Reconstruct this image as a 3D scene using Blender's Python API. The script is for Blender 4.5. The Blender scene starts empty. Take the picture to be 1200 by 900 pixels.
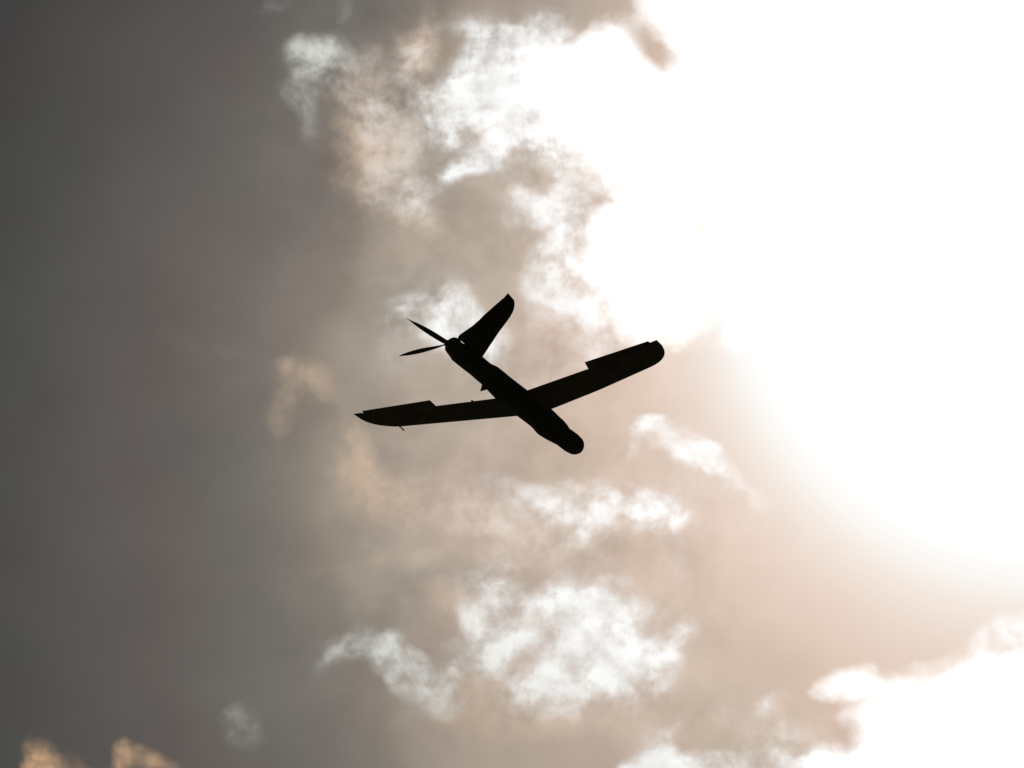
import bpy, bmesh, math
from mathutils import Vector, Matrix

sc = bpy.context.scene
col = sc.collection

# ------------------------------------------------------------------ camera
EL = math.radians(32.0)                      # the photographer looks up at 32 degrees
CAM = Vector((0, 0, 1.7))
RIGHT = Vector((1, 0, 0))
FWD = Vector((0, math.cos(EL), math.sin(EL)))
UPV = Vector((0, -math.sin(EL), math.cos(EL)))
cam = bpy.data.cameras.new("camera")
cam.lens = 135.0
cam.sensor_width = 36.0
cam.clip_start = 0.1
cam.clip_end = 20000.0
camo = bpy.data.objects.new("camera", cam)
camo.location = CAM
camo.rotation_euler = (math.radians(90) + EL, 0, 0)
col.objects.link(camo)
sc.camera = camo

# ------------------------------------------------------------------ exposure
sc.view_settings.view_transform = 'Standard'
sc.view_settings.look = 'None'
sc.view_settings.exposure = 0.0
sc.view_settings.gamma = 1.0
sc.view_settings.use_curve_mapping = False

# ------------------------------------------------------------------ sun
def chart_dir(x, y):
    """direction of the sky chart point (x, y); the chart is the plane touching the sky at 32 degrees over +Y"""
    return (FWD * 4.5 + RIGHT * (x - 0.6) - UPV * (y - 0.45)).normalized()

SUN_X, SUN_Y = 1.23, 0.285
sun_dir = chart_dir(SUN_X, SUN_Y)
sun_el = math.asin(sun_dir.z)
sun_az = math.atan2(sun_dir.x, sun_dir.y)
sl = bpy.data.lights.new("sun", 'SUN')
sl.energy = 2.0
sl.angle = math.radians(0.5)
sl.color = (1.0, 0.93, 0.84)
so = bpy.data.objects.new("sun", sl)
so.rotation_euler = (-sun_dir).to_track_quat('-Z', 'Y').to_euler()
so.location = (0, 0, 60)
col.objects.link(so)

# ------------------------------------------------------------------ sky: Nishita blue behind a lit cloud deck
world = bpy.data.worlds.new("World")
sc.world = world
world.use_nodes = True
nt = world.node_tree
nt.nodes.clear()
L = nt.links.new

def N(t, **kw):
    n = nt.nodes.new(t)
    for k, v in kw.items():
        setattr(n, k, v)
    return n

def plug(sock, v):
    if isinstance(v, bpy.types.NodeSocket):
        L(v, sock)
    elif v is not None:
        sock.default_value = v

def M(op, a, b=None, c=None, clamp=False):
    n = N('ShaderNodeMath', operation=op, use_clamp=clamp)
    plug(n.inputs[0], a); plug(n.inputs[1], b); plug(n.inputs[2], c)
    return n.outputs[0]

def V(op, a, b=None):
    n = N('ShaderNodeVectorMath', operation=op)
    plug(n.inputs[0], a)
    if op == 'SCALE':
        plug(n.inputs['Scale'], b)
    else:
        plug(n.inputs[1], b)
    return n.outputs['Value'] if op in ('DOT_PRODUCT', 'LENGTH', 'DISTANCE') else n.outputs[0]

def smooth(x, lo, hi, o0=0.0, o1=1.0):
    n = N('ShaderNodeMapRange', interpolation_type='SMOOTHSTEP')
    plug(n.inputs['Value'], x)
    n.inputs['From Min'].default_value = lo; n.inputs['From Max'].default_value = hi
    n.inputs['To Min'].default_value = o0; n.inputs['To Max'].default_value = o1
    return n.outputs[0]

def noise(vec, scale, detail=6.0, rough=0.55, dist=0.0, col_=False, lac=2.0):
    n = N('ShaderNodeTexNoise', noise_dimensions='3D')
    L(vec, n.inputs['Vector'])
    n.inputs['Scale'].default_value = scale
    n.inputs['Detail'].default_value = detail
    n.inputs['Roughness'].default_value = rough
    n.inputs['Lacunarity'].default_value = lac
    n.inputs['Distortion'].default_value = dist
    return n.outputs['Color'] if col_ else n.outputs['Fac']

def s2l(c):
    c = c / 255.0
    return c / 12.92 if c <= 0.04045 else ((c + 0.055) / 1.055) ** 2.4

def ramp(x, stops, interp='LINEAR'):
    n = N('ShaderNodeValToRGB')
    cr = n.color_ramp
    cr.interpolation = interp
    while len(cr.elements) < len(stops):
        cr.elements.new(0.5)
    hi = max(s[0] for s in stops)
    for e, (p, c) in zip(cr.elements, stops):
        e.position = p / hi
        e.color = (s2l(c[0]), s2l(c[1]), s2l(c[2]), 1)
    L(M('DIVIDE', x, hi), n.inputs[0])
    return n.outputs['Color']

def mix(f, a, b, blend='MIX'):
    n = N('ShaderNodeMix', data_type='RGBA', blend_type=blend)
    n.clamp_factor = True
    plug(n.inputs[0], f); plug(n.inputs[6], a); plug(n.inputs[7], b)
    return n.outputs[2]

geo = N('ShaderNodeTexCoord').outputs['Generated']      # direction of view in the world
depth = M('MAXIMUM', V('DOT_PRODUCT', geo, tuple(FWD)), 0.08)
cx = M('MULTIPLY_ADD', M('DIVIDE', V('DOT_PRODUCT', geo, tuple(RIGHT)), depth), 4.5, 0.6)
cy = M('MULTIPLY_ADD', M('DIVIDE', V('DOT_PRODUCT', geo, tuple(UPV)), depth), -4.5, 0.45)
cmb = N('ShaderNodeCombineXYZ')
L(cx, cmb.inputs[0]); L(cy, cmb.inputs[1])
P0 = cmb.outputs[0]

# turbulence bends every cloud edge
w1 = V('SCALE', V('SUBTRACT', noise(P0, 8.0, 2.0, 0.5, 0.0, True), (0.5, 0.5, 0.5)), 0.07)
w2 = V('SCALE', V('SUBTRACT', noise(P0, 30.0, 3.0, 0.5, 0.0, True), (0.5, 0.5, 0.5)), 0.022)
w12 = V('MULTIPLY', V('ADD', w1, w2), (1, 1, 0))
PW = V('ADD', P0, w12)
PN = V('ADD', P0, V('SCALE', w12, 0.35))
fbm = noise(PN, 15.0, 9.0, 0.58, 0.0)                   # torn cloud texture
fine = noise(PN, 62.0, 5.0, 0.55, 0.0)
streak = noise(PN, 27.0, 7.0, 0.52, 0.0)
soft = noise(P0, 6.0, 4.0, 0.45, 0.0)
billow = noise(V('MULTIPLY', PW, (1.0, 1.35, 1.0)), 10.0, 5.0, 0.5, 0.0)

# aureole round the sun: brightness of the cloud veil falls with the angle from it
rs = V('DISTANCE', P0, (SUN_X, SUN_Y, 0))
tilt = M('MULTIPLY', M('SUBTRACT', cy, SUN_Y), M('MULTIPLY_ADD', rs, 2.5, -0.875, clamp=True))
reff = M('MULTIPLY_ADD', tilt, -0.24, rs)
band = M('MULTIPLY', M('SUBTRACT', soft, 0.5), smooth(rs, 0.42, 0.7, 0.0, 0.15))
reff = M('ADD', reff, band)
veil = ramp(reff, [
    (0.00, (255, 255, 255)), (0.352, (255, 255, 255)), (0.385, (252, 249, 245)), (0.41, (246, 234, 225)),
    (0.445, (236, 218, 205)), (0.487, (225, 204, 189)), (0.52, (215, 193, 177)),
    (0.60, (196, 179, 163)), (0.66, (187, 172, 158)), (0.72, (174, 162, 149)), (0.79, (155, 145, 133)),
    (0.83, (136, 127, 117)), (0.90, (119, 113, 107)), (0.955, (109, 104, 99)), (1.0, (102, 97, 93)),
    (1.05, (95, 91, 88)), (1.17, (81, 80, 77)), (1.29, (67, 67, 66)), (1.6, (54, 55, 57)), (2.2, (42, 44, 48))])
core = smooth(rs, 0.05, 0.40, 1.8, 0.0)

def blobs(lst, start=0.0, grow=1.0, gain=1.0):
    acc = start
    for (x, y, rx, ry, rot, a) in lst:
        mp = N('ShaderNodeMapping', vector_type='TEXTURE')
        L(PW, mp.inputs['Vector'])
        mp.inputs['Location'].default_value = (x / 1000, y / 1000, 0)
        mp.inputs['Rotation'].default_value = (0, 0, math.radians(rot))
        mp.inputs['Scale'].default_value = (rx * grow / 1000, ry * grow / 1000, 1)
        g = N('ShaderNodeTexGradient', gradient_type='SPHERICAL')
        L(mp.outputs[0], g.inputs[0])
        acc = M('MULTIPLY_ADD', g.outputs['Fac'], float(a) * gain, acc)
    return acc

BIG = [  # x, y, rx, ry, rotation, weight: the wide openings towards the sun
    (1042, 130, 485, 328, 0, 3.0), (756, 326, 100, 96, 0, 1.8), (690, 95, 90, 75, 0, 1.5), 
    (630, -30, 175, 85, -8, -3.0), (664, 30, 36, 46, 0, -1.2), (768, 66, 36, 76, -30, -1.35), (735, 236, 90, 44, 35, -0.3), (815, 275, 60, 45, 0, -1.0),
    (672, 240, 60, 66, 0, -0.75),
    (1140, 942, 225, 185, 0, 4.0), (992, 802, 38, 30, 0, 1.5), (968, 858, 66, 50, 30, -0.6), (1004, 872, 26, 30, -25, -0.3), (975, 905, 50, 26, 0, 0.9), (765, 890, 40, 30, -30, 1.0),
]
WHITE = [  # thin bright places in the veil
    # by the wide opening
    (578, 76, 62, 50, 0, 1.5), (608, 45, 110, 30, 4, 1.5), (645, 62, 60, 55, 0, 1.6), (610, 115, 70, 60, 0, 1.3), (650, 150, 60, 60, 0, .9),
    (555, 120, 60, 62, 0, 0.75), (585, 140, 26, 72, 8, 1.0), (556, 190, 60, 22, -48, 1.3), (533, 213, 40, 14, -30, 0.8),
    (606, 76, 20, 30, -25, -1.4), (524, 48, 30, 26, 0, -1.0), (640, 92, 34, 16, 0, -0.7), (560, 152, 26, 26, 0, -0.4),
    (520, 138, 36, 62, 5, 1.3), (540, 15, 60, 26, 0, 0.55),
    (462, 212, 50, 36, 30, 1.3), (492, 240, 40, 30, 45, 0.8), (470, 100, 60, 26, 30, 0.6),
    (379, 72, 46, 36, 0, 1.15), (420, 95, 70, 26, 40, 0.5), (445, 140, 60, 30, 50, 0.5), (488, 66, 20, 24, 0, 0.8), (348, 88, 34, 36, 20, 0.8), (358, 120, 26, 60, 0, 0.55), (320, 16, 50, 18, -15, 0.45), (402, 12, 14, 36, 10, 0.6),
    (640, 262, 68, 46, 0, 0.8), (690, 285, 40, 40, 0, .5), (700, 205, 90, 60, 35, 0.7), (632, 180, 60, 60, 0, 0.6),
    (600, 130, 140, 130, 0, 0.5), (690, 275, 100, 90, 0, 0.6), (500, 120, 130, 100, 0, 0.35), (655, 755, 210, 110, 0, 0.35), (700, 600, 190, 70, 0, 0.3), (570, 595, 160, 60, 10, 0.3), (640, 430, 110, 90, 0, 0.3), (800, 345, 110, 60, 0, 1.2), (720, 380, 60, 50, 0, 0.9),
    # behind the tail
    (522, 366, 60, 42, 25, 1.4), (482, 362, 50, 34, -20, 0.8), (549, 392, 50, 40, 0, 1.5), (582, 428, 50, 46, 0, 0.8), (470, 405, 40, 40, 0, 0.4),
    (668, 350, 60, 80, 0, 0.8), (655, 320, 50, 50, 0, .6),
    # right of the nose
    (798, 512, 58, 26, 28, 2.7), (765, 492, 44, 18, -15, 1.5), (750, 512, 16, 34, 10, 0.9), (858, 558, 80, 20, 50, 1.2), (835, 535, 46, 20, 40, 0.9),
    (745, 600, 84, 28, 4, 0.95), (700, 580, 70, 24, 10, 0.7), (655, 600, 90, 26, 25, 0.8), (775, 596, 44, 30, 0, 0.9), (690, 630, 70, 24, 35, 0.5), (790, 640, 26, 50, 0, 0.5),
    # the large ragged patch under the drone
    (586, 706, 46, 66, 0, 1.6), (574, 752, 66, 34, -25, 1.5), (648, 702, 90, 22, 4, 1.2), (700, 708, 56, 48, 10, 1.6),
    (655, 752, 56, 44, 25, 1.4), (708, 758, 92, 66, 20, 1.7), (750, 786, 66, 40, 32, 1.1), (680, 808, 90, 38, 0, 1.5), (624, 812, 56, 34, 0, 0.9),
    (626, 726, 40, 30, 10, -1.0), (628, 770, 30, 18, 0, -0.3), (684, 716, 20, 14, 0, -0.7), (560, 785, 60, 30, 0, 0.5),
    (797, 737, 20, 20, 0, 1.1), (788, 765, 18, 36, 0, 0.6),
    (458, 764, 62, 24, 30, 2.1), (422, 752, 56, 18, -14, 1.1), (394, 772, 48, 12, -35, 0.9), (495, 795, 46, 34, 30, 1.3), (470, 812, 26, 40, 0, 0.5), (435, 715, 20, 12, 0, 0.5),
    (288, 860, 40, 24, 50, 1.2), (275, 842, 18, 18, 0, 0.6),
    (1180, 742, 50, 18, -22, 1.5), (1165, 800, 70, 46, 0, 1.6), (1195, 775, 30, 40, 0, 1.2),
    (758, 884, 26, 60, 28, 1.8), (800, 898, 60, 30, 0, 1.6), (870, 904, 120, 34, 0, 1.5), (850, 835, 26, 22, -20, 0.5),
    (930, 862, 80, 44, 20, 0.6), (985, 905, 60, 40, 0, 1.4), (915, 815, 36, 22, -40, 0.6),
]
WARM = [
    (425, 118, 64, 40, 45, 0.8), (438, 172, 54, 56, 20, 1.1), (450, 205, 60, 50, 0, 0.6), (490, 60, 26, 34, 10, 1.6), (500, 30, 20, 50, 10, 0.6), (500, 262, 26, 60, -20, 0.8),
    (470, 240, 60, 40, 20, 0.5), (510, 100, 60, 40, 0, 0.5), (440, 90, 50, 30, 0, 0.6),
    (427, 530, 26, 60, -15, 1.3), (440, 570, 60, 34, 40, 0.9), (500, 590, 110, 30, 12, 0.7), (560, 610, 150, 40, 12, 0.6), (620, 625, 120, 40, 0, 0.5),
    (545, 805, 90, 36, 0, 1.0), (670, 842, 150, 26, 0, 0.8), (548, 706, 50, 20, 15, 1.0), (600, 840, 80, 26, 0, .4), (640, 760, 190, 110, 10, 0.5), (730, 600, 170, 70, 0, 0.5), (560, 130, 140, 110, 0, 0.45), (530, 380, 110, 80, 0, 0.45), (820, 540, 120, 60, 40, 0.4),
    (46, 890, 26, 38, 0, 1.4), (85, 910, 62, 28, 15, 1.4), (145, 896, 18, 34, 0, 1.0), (178, 895, 44, 14, 35, 1.2),
    (357, 447, 66, 26, 15, 0.95), (330, 432, 26, 18, -20, 0.5), (322, 474, 24, 46, 20, 0.8), (345, 480, 60, 40, 0, 0.3), (320, 520, 16, 60, 0, 0.4), (215, 390, 80, 34, 25, 0.35), (265, 420, 60, 20, 40, 0.25),
    (470, 655, 170, 14, -4, 0.5), (320, 675, 200, 12, -8, 0.2), (60, 545, 90, 22, 12, 0.1), (930, 860, 90, 50, 0, .4),
]
tB = blobs(BIG)
tW = blobs(WHITE, 0.0, 1.12, 0.78)
tO = blobs(WARM, 0.0, 1.2, 1.05)
nz = M('ADD', M('MULTIPLY_ADD', fbm, 1.25, -0.625), M('MULTIPLY_ADD', fine, 0.35, -0.175))
wisp = M('ADD', M('MULTIPLY_ADD', fbm, 2.4, -1.2), M('MULTIPLY_ADD', streak, 1.3, -0.65))
mB = smooth(M('MULTIPLY_ADD', wisp, 0.5, tB), -0.05, 1.45)
mB = M('MULTIPLY', mB, smooth(tB, 0.0, 0.35))
gW = smooth(M('MULTIPLY_ADD', wisp, smooth(tW, 0.0, 0.7, 0.15, 0.6), tW), 0.0, 1.5)
nW = smooth(M('ADD', M('MULTIPLY_ADD', fbm, 0.45, M('MULTIPLY', streak, 0.3)), M('MULTIPLY', fine, 0.25)), 0.37, 0.60, 0.18, 1.12)
thick = smooth(tW, 1.2, 2.4)                              # the densest openings show no texture
nW = M('ADD', nW, M('MULTIPLY', M('SUBTRACT', 1.0, nW), M('MULTIPLY', thick, 0.7)))
mW = M('MULTIPLY', M('MULTIPLY', gW, nW), smooth(tW, 0.0, 0.3))
mW = M('MAXIMUM', mW, M('MULTIPLY', smooth(tW, 0.0, 1.3, 0.0, 0.30), nW))
mO = M('MULTIPLY', smooth(M('MULTIPLY_ADD', wisp, 0.55, tO), 0.0, 1.7), smooth(M('ADD', M('MULTIPLY', fbm, 0.5), M('MULTIPLY', fine, 0.5)), 0.33, 0.62, 0.45, 1.2))
mO = M('MULTIPLY', mO, smooth(tO, 0.02, 0.35))

tex = blobs([(520, 130, 300, 260, 0, 1.6), (620, 360, 260, 220, 0, 1.4), (620, 620, 360, 160, 10, 1.5), (600, 770, 330, 140, 0, 1.4), (880, 860, 200, 90, 0, 1.2)])
# cloud relief in the veil: strongest where the veil is thin, calm in the dark bank away from the sun
calm = smooth(cx, 0.22, 0.5)
calm = M('MULTIPLY', calm, smooth(M('ADD', M('MULTIPLY', cx, 0.6), cy), 0.98, 1.16, 1.0, 0.15))
relief = M('MULTIPLY', M('SUBTRACT', billow, 0.5), M('MULTIPLY_ADD', calm, 1.0, 0.10))
relief = M('MULTIPLY_ADD', relief, 0.6, 1.0)
near = smooth(rs, 0.40, 0.66)
relief = M('MULTIPLY_ADD', M('SUBTRACT', relief, 1.0), near, 1.0)
relief = M('ADD', relief, M('MULTIPLY', M('MULTIPLY', M('SUBTRACT', fbm, 0.5), 0.55), smooth(tex, 0.0, 1.0)))
tint = mix(smooth(noise(P0, 4.2, 2.0, 0.5), 0.38, 0.62), (1.025, 0.988, 0.982, 1), (0.985, 0.999, 0.998, 1))
veil = mix(near, V('SCALE', veil, relief), tint, 'MULTIPLY')

bright = ramp(rs, [
    (0.0, (255, 255, 255)), (0.60, (255, 255, 255)), (0.72, (240, 241, 240)), (0.82, (226, 226, 222)),
    (0.93, (196, 198, 192)), (1.05, (150, 154, 146)), (1.4, (120, 122, 118))])
boost = smooth(rs, 0.35, 0.85, 1.7, 1.0)
warm = ramp(rs, [
    (0.0, (255, 245, 235)), (0.55, (242, 228, 215)), (0.72, (222, 204, 188)), (0.85, (196, 174, 154)),
    (1.0, (128, 117, 104)), (1.12, (156, 128, 103)), (1.22, (196, 162, 130)), (1.5, (190, 150, 112))])
cloud = mix(M('MULTIPLY', mO, 0.9), veil, warm)
cloud = mix(M('MULTIPLY', mW, 0.97), cloud, V('SCALE', bright, M('MULTIPLY_ADD', streak, 0.5, 0.76)))
cloud = mix(mB, cloud, V('SCALE', bright, boost))
warmglow = V('SCALE', (1.0, 0.97, 0.93), core)
cloud = V('ADD', cloud, warmglow)

# clear air, seen only through the thin places
sky = N('ShaderNodeTexSky', sky_type='NISHITA')
sky.sun_disc = False
sky.sun_elevation = sun_el
sky.sun_rotation = sun_az
sky.dust_density = 2.0
clear = V('SCALE', sky.outputs[0], 0.02)
total = V('ADD', V('SCALE', cloud, 10.0), V('SCALE', clear, mW))
bg = N('ShaderNodeBackground')
bg.inputs['Strength'].default_value = 0.1
L(total, bg.inputs['Color'])
out = N('ShaderNodeOutputWorld')
L(bg.outputs[0], out.inputs['Surface'])

# ------------------------------------------------------------------ materials
def material(name, base, rough=0.6, spec=0.3, var=0.25, scale=9.0, metallic=0.0):
    m = bpy.data.materials.new(name)
    m.use_nodes = True
    t = m.node_tree
    b = t.nodes['Principled BSDF']
    tc = t.nodes.new('ShaderNodeTexCoord')
    n = t.nodes.new('ShaderNodeTexNoise')
    n.inputs['Scale'].default_value = scale
    n.inputs['Detail'].default_value = 5
    t.links.new(tc.outputs['Object'], n.inputs['Vector'])
    r = t.nodes.new('ShaderNodeValToRGB')
    lo = tuple(c * (1 - var) for c in base) + (1,)
    hi = tuple(c * (1 + var) for c in base) + (1,)
    r.color_ramp.elements[0].color = lo; r.color_ramp.elements[0].position = 0.35
    r.color_ramp.elements[1].color = hi; r.color_ramp.elements[1].position = 0.65
    t.links.new(n.outputs['Fac'], r.inputs[0])
    t.links.new(r.outputs['Color'], b.inputs['Base Color'])
    b.inputs['Roughness'].default_value = rough
    b.inputs['Specular IOR Level'].default_value = spec
    b.inputs['Metallic'].default_value = metallic
    return m

skin = material("dark_composite_skin", (0.055, 0.047, 0.036), 0.75, 0.15)
wingskin = material("glare_lifted_wing_covering", (0.090, 0.074, 0.056), 0.7, 0.2)  # base lifted above the body tone: veiling glare put into the colour
blade_m = material("carbon_blade", (0.040, 0.041, 0.043), 0.35, 0.5)
metal_m = material("dark_metal", (0.05, 0.05, 0.05), 0.5, 0.3)
grass_m = material("dry_grass", (0.07, 0.075, 0.04), 0.95, 0.1, 0.4, 0.35)

# ------------------------------------------------------------------ ground
bm = bmesh.new()
R_ = 9000.0
bmesh.ops.create_grid(bm, x_segments=24, y_segments=24, size=R_)
me = bpy.data.meshes.new("ground")
bm.to_mesh(me); bm.free()
g = bpy.data.objects.new("ground", me)
me.materials.append(grass_m)
g['kind'] = 'structure'
col.objects.link(g)

# ------------------------------------------------------------------ aircraft frame: X nose, Y left wing, Z up (metres)
def cam2world(v):
    return RIGHT * v[0] - UPV * v[1] + FWD * v[2]

Fx = cam2world((0.64509354, 0.49283543, 0.58392428))
Rx = cam2world((0.72522938, -0.1542615, -0.67100353))
Ux = cam2world((0.24061728, -0.85633908, 0.45693183))
Dm = 23.43973
origin = CAM + cam2world((12 / 4500 * Dm, 21 / 4500 * Dm, Dm))
mat = Matrix((( Fx.x, -Rx.x, Ux.x, origin.x),
              ( Fx.y, -Rx.y, Ux.y, origin.y),
              ( Fx.z, -Rx.z, Ux.z, origin.z), (0, 0, 0, 1)))

root = bpy.data.objects.new("drone_aircraft", None)
root.empty_display_size = 0.3
col.objects.link(root)
root.matrix_world = mat
root['label'] = "dark silhouetted fixed-wing drone with a pusher propeller flying against the cloudy sky"
root['category'] = "drone"

def link(name, bm, m, parent, smooth_=True, angle=35):
    bmesh.ops.recalc_face_normals(bm, faces=bm.faces[:])
    me = bpy.data.meshes.new(name)
    bm.to_mesh(me); bm.free()
    me.materials.append(m)
    if smooth_:
        for p in me.polygons:
            p.use_smooth = True
        me.set_sharp_from_angle(angle=math.radians(angle))
    o = bpy.data.objects.new(name, me)
    col.objects.link(o)
    o.parent = parent
    return o

def loft(bm, rings, cap=True):
    vs = [[bm.verts.new(p) for p in r] for r in rings]
    n = len(rings[0])
    for a, b in zip(vs, vs[1:]):
        for i in range(n):
            j = (i + 1) % n
            bm.faces.new((a[i], a[j], b[j], b[i]))
    if cap:
        bm.faces.new(vs[0][::-1])
        bm.faces.new(vs[-1])

NV = Vector((0, 0.56072, -0.82801))        # sideways axis of the body's outline

def body_ring(x, w, r, n=40, sq=2.25):
    pts = []
    for i in range(n):
        a = 2 * math.pi * i / n
        ca, sa = math.cos(a), math.sin(a)
        k = r / (abs(ca) ** sq + abs(sa) ** sq) ** (1 / sq)
        c = NV * w
        pts.append(Vector((x, c.y + k * ca, c.z + k * sa)))
    return pts

def interp(tab, x):
    # monotone-ish smooth interpolation (Catmull-Rom) of (x, ...) rows
    for i in range(len(tab) - 1):
        if tab[i][0] <= x <= tab[i + 1][0]:
            p1, p2 = tab[i], tab[i + 1]
            p0 = tab[i - 1] if i else p1
            p3 = tab[i + 2] if i + 2 < len(tab) else p2
            t = (x - p1[0]) / (p2[0] - p1[0])
            res = []
            for k in range(1, len(p1)):
                d = p2[0] - p1[0]
                m1 = (p2[k] - p0[k]) / max(p2[0] - p0[0], 1e-6) * d
                m2 = (p3[k] - p1[k]) / max(p3[0] - p1[0], 1e-6) * d
                res.append((2*t**3-3*t*t+1)*p1[k] + (t**3-2*t*t+t)*m1 + (-2*t**3+3*t*t)*p2[k] + (t**3-t*t)*m2)
            return res
    return list(tab[-1][1:])

BODY = [(-0.600, -0.006, 0.060), (-0.515, -0.008, 0.064), (-0.44, -0.007, 0.0634), (-0.36, -0.0035, 0.0637),
        (-0.306, -0.0068, 0.0695), (-0.17, 0.003, 0.0765), (0.04, 0.0055, 0.0790), (0.18, 0.0067, 0.0790),
        (0.2427, 0.0135, 0.0825), (0.2921, 0.0150, 0.0785), (0.3228, 0.0145, 0.0765), (0.3665, 0.0145, 0.0700), (0.405, 0.0168, 0.0622)]
bm = bmesh.new()
xs = [BODY[0][0] + (BODY[-1][0] - BODY[0][0]) * i / 60 for i in range(61)]
loft(bm, [body_ring(x, *interp(BODY, x)) for x in xs])
fus = link("fuselage", bm, skin, root, angle=50)

# motor housing at the tail
COWL = [(-0.685, -0.016, 0.043), (-0.678, -0.016, 0.049), (-0.655, -0.0145, 0.0535), (-0.63, -0.009, 0.0540), (-0.600, -0.006, 0.0585)]
bm = bmesh.new()
xs = [-0.685 + 0.085 * i / 16 for i in range(17)]
loft(bm, [body_ring(x, *interp(COWL, x)) for x in xs])
link("motor_housing", bm, metal_m, root, angle=50)

# rounded nose pod with its camera window
NOSE = [(0.405, 0.0168, 0.0615), (0.45, 0.0165, 0.0625), (0.49, 0.0165, 0.0625), (0.515, 0.016, 0.0590)]
bm = bmesh.new()
rings = [body_ring(0.405 + 0.11 * i / 12, *interp(NOSE, 0.405 + 0.11 * i / 12)) for i in range(13)]
for i in range(1, 12):
    a = math.pi / 2 * i / 12
    rings.append(body_ring(0.515 + 0.064 * math.sin(a), 0.016, 0.059 * math.cos(a)))
loft(bm, rings)
nose = link("nose_pod", bm, skin, root, angle=60)
bm = bmesh.new()
bmesh.ops.create_uvsphere(bm, u_segments=24, v_segments=14, radius=0.019)
for v in bm.verts:
    v.co = Vector((0.5765 + v.co.x * 0.5, 0.009 + v.co.y, -0.012 + v.co.z))
lens_m = material("lens_glass", (0.01, 0.01, 0.012), 0.1, 0.5)
link("camera_lens", bm, lens_m, nose)

# ---- wings
DI = 0.042474
def airfoil(c, t, n=18):
    """closed section: list of (distance behind the leading edge, height)"""
    up, lo = [], []
    for i in range(n + 1):
        x = 0.5 * (1 - math.cos(math.pi * i / n))
        y = 5 * t * (0.2969 * math.sqrt(x) - 0.1260 * x - 0.3516 * x * x + 0.2843 * x ** 3 - 0.1015 * x ** 4)
        y += 0.0012 / max(c, 0.02)
        cam_ = 0.02 * 4 * x * (1 - x)
        up.append((x * c, (cam_ + y) * c)); lo.append((x * c, (cam_ * 0.6 - y) * c))
    return up + lo[::-1]

def lin(tab, s):
    if s <= tab[0][0]: return tab[0][1]
    for (a, va), (b, vb) in zip(tab, tab[1:]):
        if s <= b:
            return va + (vb - va) * (s - a) / max(b - a, 1e-9)
    return tab[-1][1]

def wing_pt(side, f, s, h):
    c, d = math.cos(DI), math.sin(DI)
    return Vector((f, side * (s * c - h * d), s * d + h * c))

def wing(side, LE, TE, stations, name, thick=0.085):
    bm = bmesh.new()
    rings = []
    for s in stations:
        le, te = lin(LE, s), lin(TE, s)
        c = max(le - te, 0.004)
        tt = thick if c > 0.12 else thick * (0.5 + 0.5 * c / 0.12)
        rings.append([wing_pt(side, le - x, s, y) for x, y in airfoil(c, tt)])
    loft(bm, rings)
    return link(name, bm, wingskin, root, angle=40)

def slab(bm, pts3, up, th):
    a = [bm.verts.new(p + up * th / 2) for p in pts3]
    b = [bm.verts.new(p - up * th / 2) for p in pts3]
    n = len(pts3)
    bm.faces.new(a); bm.faces.new(b[::-1])
    for i in range(n):
        j = (i + 1) % n
        bm.faces.new((a[j], a[i], b[i], b[j]))

def stations(lst, extra):
    out = []
    for a, b, n in lst:
        out += [a + (b - a) * i / n for i in range(n)]
    return sorted(set(out + extra))

# left wing (leading and trailing edge against span)
LE_L = [(0.0, 0.150), (0.164, 0.1345), (1.118, 0.0520), (1.17, 0.041), (1.2183, 0.0240), (1.255, 0.008), (1.2853, -0.0115), (1.305, -0.0285), (1.3209, -0.0484), (1.332, -0.067), (1.3395, -0.0893), (1.344, -0.110), (1.3465, -0.1300), (1.348, -0.156)]
TE_L = [(0.0, -0.074), (0.1546, -0.0787), (0.6603, -0.1005), (1.2705, -0.1290), (1.2745, -0.1552), (1.348, -0.1594)]
st = stations([(0.0, 1.10, 14), (1.10, 1.348, 26)], [0.6603, 1.2705, 1.2745, 1.348])
wl = wing(1, LE_L, TE_L, st, "wing")
LE_R = [(0.0, 0.150), (0.1284, 0.1345), (0.5765, 0.0680), (1.0518, -0.0215), (1.10, -0.033), (1.1352, -0.0449), (1.17, -0.0610), (1.1976, -0.0782), (1.222, -0.098), (1.2401, -0.1181), (1.254, -0.138), (1.2643, -0.1598), (1.2740, -0.184), (1.2803, -0.2067), (1.283, -0.227), (1.284, -0.245)]
TE_R = [(0.0, -0.083), (0.1243, -0.094), (0.642, -0.1455), (0.6741, -0.1464), (1.2226, -0.2370), (1.2270, -0.2395), (1.284, -0.2480)]
st = stations([(0.0, 1.04, 14), (1.04, 1.284, 26)], [0.642, 0.6741, 1.2226, 1.227, 1.284])
wr = wing(-1, LE_R, TE_R, st, "wing")

def aileron(side, hinge, tip, parent):
    """hinge, tip: front and rear edge points (f, s), inner to outer"""
    bm = bmesh.new()
    rings = []
    for i in range(9):
        t = i / 8
        fa = hinge[0][0] + (hinge[1][0] - hinge[0][0]) * t; sa = hinge[0][1] + (hinge[1][1] - hinge[0][1]) * t
        fb = tip[0][0] + (tip[1][0] - tip[0][0]) * t; sb = tip[0][1] + (tip[1][1] - tip[0][1]) * t
        sec = [(0.0, -0.0035), (0.04, 0.0015), (0.25, 0.002), (0.6, 0.0), (1.0, -0.0018), (1.0, -0.0032), (0.6, -0.006), (0.25, -0.0085), (0.04, -0.007)]
        rings.append([wing_pt(side, fa + (fb - fa) * u, sa + (sb - sa) * u, hh) for u, hh in sec])
    loft(bm, rings)
    return link("aileron", bm, wingskin, parent, angle=40)

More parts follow.
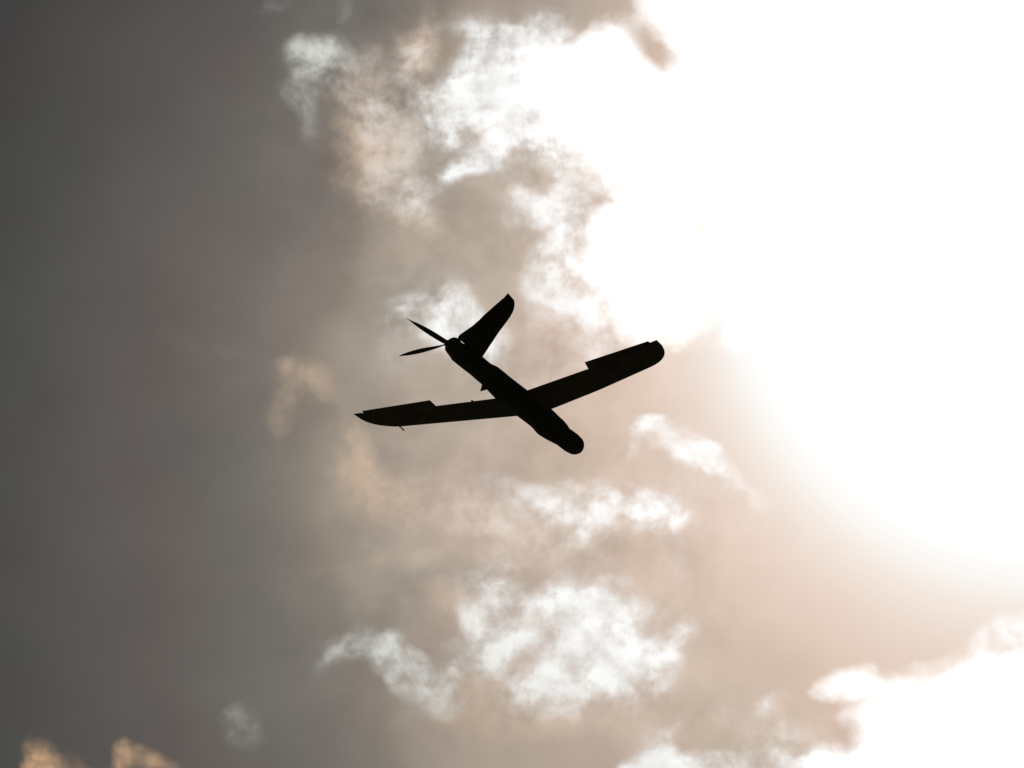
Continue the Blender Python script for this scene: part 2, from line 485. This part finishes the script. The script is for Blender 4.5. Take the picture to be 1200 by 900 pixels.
aileron(1, [(-0.085, 0.664), (-0.113, 1.276)], [(-0.1755, 0.640), (-0.1790, 1.246)], wl)
aileron(-1, [(-0.130, 0.665), (-0.216, 1.226)], [(-0.2195, 0.697), (-0.2600, 1.2265)], wr)

def tube(bm, p, q, r0, r1, n=12):
    d = (q - p).normalized()
    a = d.orthogonal().normalized(); b = d.cross(a)
    loft(bm, [[p + (a * math.cos(2*math.pi*i/n) + b * math.sin(2*math.pi*i/n)) * r0 for i in range(n)],
              [q + (a * math.cos(2*math.pi*i/n) + b * math.sin(2*math.pi*i/n)) * r1 for i in range(n)]])

# pitot probe on the left leading edge, control horn behind it on the trailing edge
bm = bmesh.new()
tube(bm, wing_pt(1, 0.020, 1.1240, 0.0), wing_pt(1, 0.088, 1.1330, 0.0), 0.0042, 0.0042)
tube(bm, wing_pt(1, 0.088, 1.1330, 0.0), wing_pt(1, 0.102, 1.1350, 0.0), 0.0052, 0.0046)
link("pitot_probe", bm, metal_m, wl)
bm = bmesh.new()
slab(bm, [wing_pt(1, -0.070, 0.350, 0.004), wing_pt(1, -0.086, 0.350, 0.0065), wing_pt(1, -0.099, 0.352, 0.0045), wing_pt(1, -0.085, 0.350, -0.001)], Vector((0, 1, 0)), 0.010)
link("control_horn", bm, metal_m, wl, smooth_=False)

# ---- canted tail fin with its rudder
CF = Vector((0, -math.cos(math.radians(45)), math.sin(math.radians(45))))
CN = Vector((0, math.sin(math.radians(45)), math.cos(math.radians(45))))
FLE = [(0.0, -0.425), (0.0719, -0.4499), (0.2521, -0.488), (0.3329, -0.4995), (0.372, -0.506), (0.4001, -0.5149), (0.424, -0.527), (0.4394, -0.5383), (0.455, -0.555), (0.4658, -0.5718), (0.4715, -0.588), (0.4746, -0.6057), (0.4752, -0.634)]
FTE = [(0.060, -0.668), (0.0760, -0.680), (0.0934, -0.6836), (0.108, -0.680), (0.1265, -0.675), (0.182, -0.6600), (0.235, -0.654), (0.292, -0.6526), (0.4368, -0.6362), (0.4400, -0.632), (0.4440, -0.6362), (0.4752, -0.6372)]
def fin_piece(s0, s1, fr, rr, name, m, parent, n=44, base=None):
    bm = bmesh.new()
    rings = []
    for i in range(n + 1):
        s = s0 + (s1 - s0) * i / n
        le, te = lin(FLE, s), lin(FTE, s)
        c = max(le - te, 0.003)
        full = airfoil(c, 0.055)
        a, b = fr * c, rr * c
        sec = []
        for x, y in full:
            xx = min(max(x, a), b)
            # thickness at the clamped position
            t = xx / c
            yy = 5 * 0.055 * (0.2969 * math.sqrt(t) - 0.1260 * t - 0.3516 * t * t + 0.2843 * t ** 3 - 0.1015 * t ** 4) * c + 0.0010
            sec.append((xx, yy if y > 0 else -yy))
        rings.append([Vector((le - x, 0, 0)) + CF * s + CN * y for x, y in sec])
    loft(bm, rings)
    bmesh.ops.remove_doubles(bm, verts=bm.verts[:], dist=1e-5)
    return link(name, bm, m, parent, angle=40)
fin = fin_piece(0.02, 0.4752, 0.0, 0.66, "tail_fin", skin, root)
fin_piece(0.0700, 0.4752, 0.655, 1.0, "rudder", skin, fin)

# small canted fin under the belly
bm = bmesh.new()
def bp(x, w): return Vector((x, 0, 0)) + NV * w
slab(bm, [bp(-0.322, 0.050), bp(-0.314, 0.070), bp(-0.298, 0.1015), bp(-0.268, 0.0705), bp(-0.250, 0.055)], NV.cross(Vector((1, 0, 0))), 0.006)
link("belly_fin", bm, metal_m, root, smooth_=False)

# ---- pusher propeller: hub and two blades folding back from it
bm = bmesh.new()
hub_c = bp(-0.700, -0.010)
def xring(x, r, n=24):
    c = Vector((x, hub_c.y, hub_c.z))
    return [c + Vector((0, math.cos(2*math.pi*i/n), math.sin(2*math.pi*i/n))) * r for i in range(n)]
loft(bm, [xring(-0.675, 0.024), xring(-0.700, 0.0235), xring(-0.712, 0.018), xring(-0.722, 0.010), xring(-0.727, 0.003)])
bmesh_tubes = [((-0.716, 0.012, -0.010), (-0.700, 0.004, 0.004), 0.0050, 0.008), ((-0.7115, 0.010, 0.014), (-0.698, 0.006, 0.008), 0.0095, 0.010)]
for p_, q_, ra, rb in bmesh_tubes:                 # blade roots in their hinges
    p_, q_ = Vector(p_), Vector(q_)
    tube(bm, p_, q_, ra, rb)
hub = link("propeller", bm, metal_m, root)
IM = mat.inverted()
VD_w = (origin - CAM).normalized()
VD = (IM.to_3x3() @ VD_w).normalized()

def blade(base, tip, widths, parent, twist=0.0):
    ax = (tip - base).normalized()
    wd = ax.cross(VD).normalized()
    nd = ax.cross(wd).normalized()
    bm = bmesh.new()
    rings = []
    n = 28
    for i in range(n + 1):
        t = i / n
        w0, w1 = interp(widths, t)
        a = math.radians(twist * (0.5 - t))
        W = wd * math.cos(a) + nd * math.sin(a)
        T = nd * math.cos(a) - wd * math.sin(a)
        c = base + (tip - base) * t + W * (w0 + w1) / 2
        hw = max((w1 - w0) / 2, 0.0008)
        th = max(0.16 * hw, 0.0007) + 0.002 * (1 - t)
        rings.append([c + W * hw * math.cos(2*math.pi*k/14) + T * th * math.sin(2*math.pi*k/14) for k in range(14)])
    loft(bm, rings)
    return link("propeller_blade", bm, blade_m, parent, angle=60)

B1 = Vector((-0.7115, 0.010, 0.014)); T1 = Vector((-0.7115 - 0.150, 0.010 + 0.239, 0.014 + 0.128))
B2 = Vector((-0.716, 0.012, -0.010)); T2 = Vector((-0.722 - 0.085, 0.030 + 0.245, -0.010 - 0.08))
W1 = [(0.0, -0.016, 0.014), (0.15, -0.017, 0.015), (0.4, -0.017, 0.015), (0.7, -0.011, 0.010), (0.9, -0.003, 0.003), (1.0, -0.0008, 0.0008)]
W2 = [(0.0, -0.004, 0.004), (0.2, -0.007, 0.010), (0.5, -0.013, 0.014), (0.75, -0.011, 0.011), (0.95, -0.005, 0.004), (1.0, -0.0015, 0.001)]
blade(B1, T1, W1, hub, 25)
blade(B2, T2, W2, hub, 20)
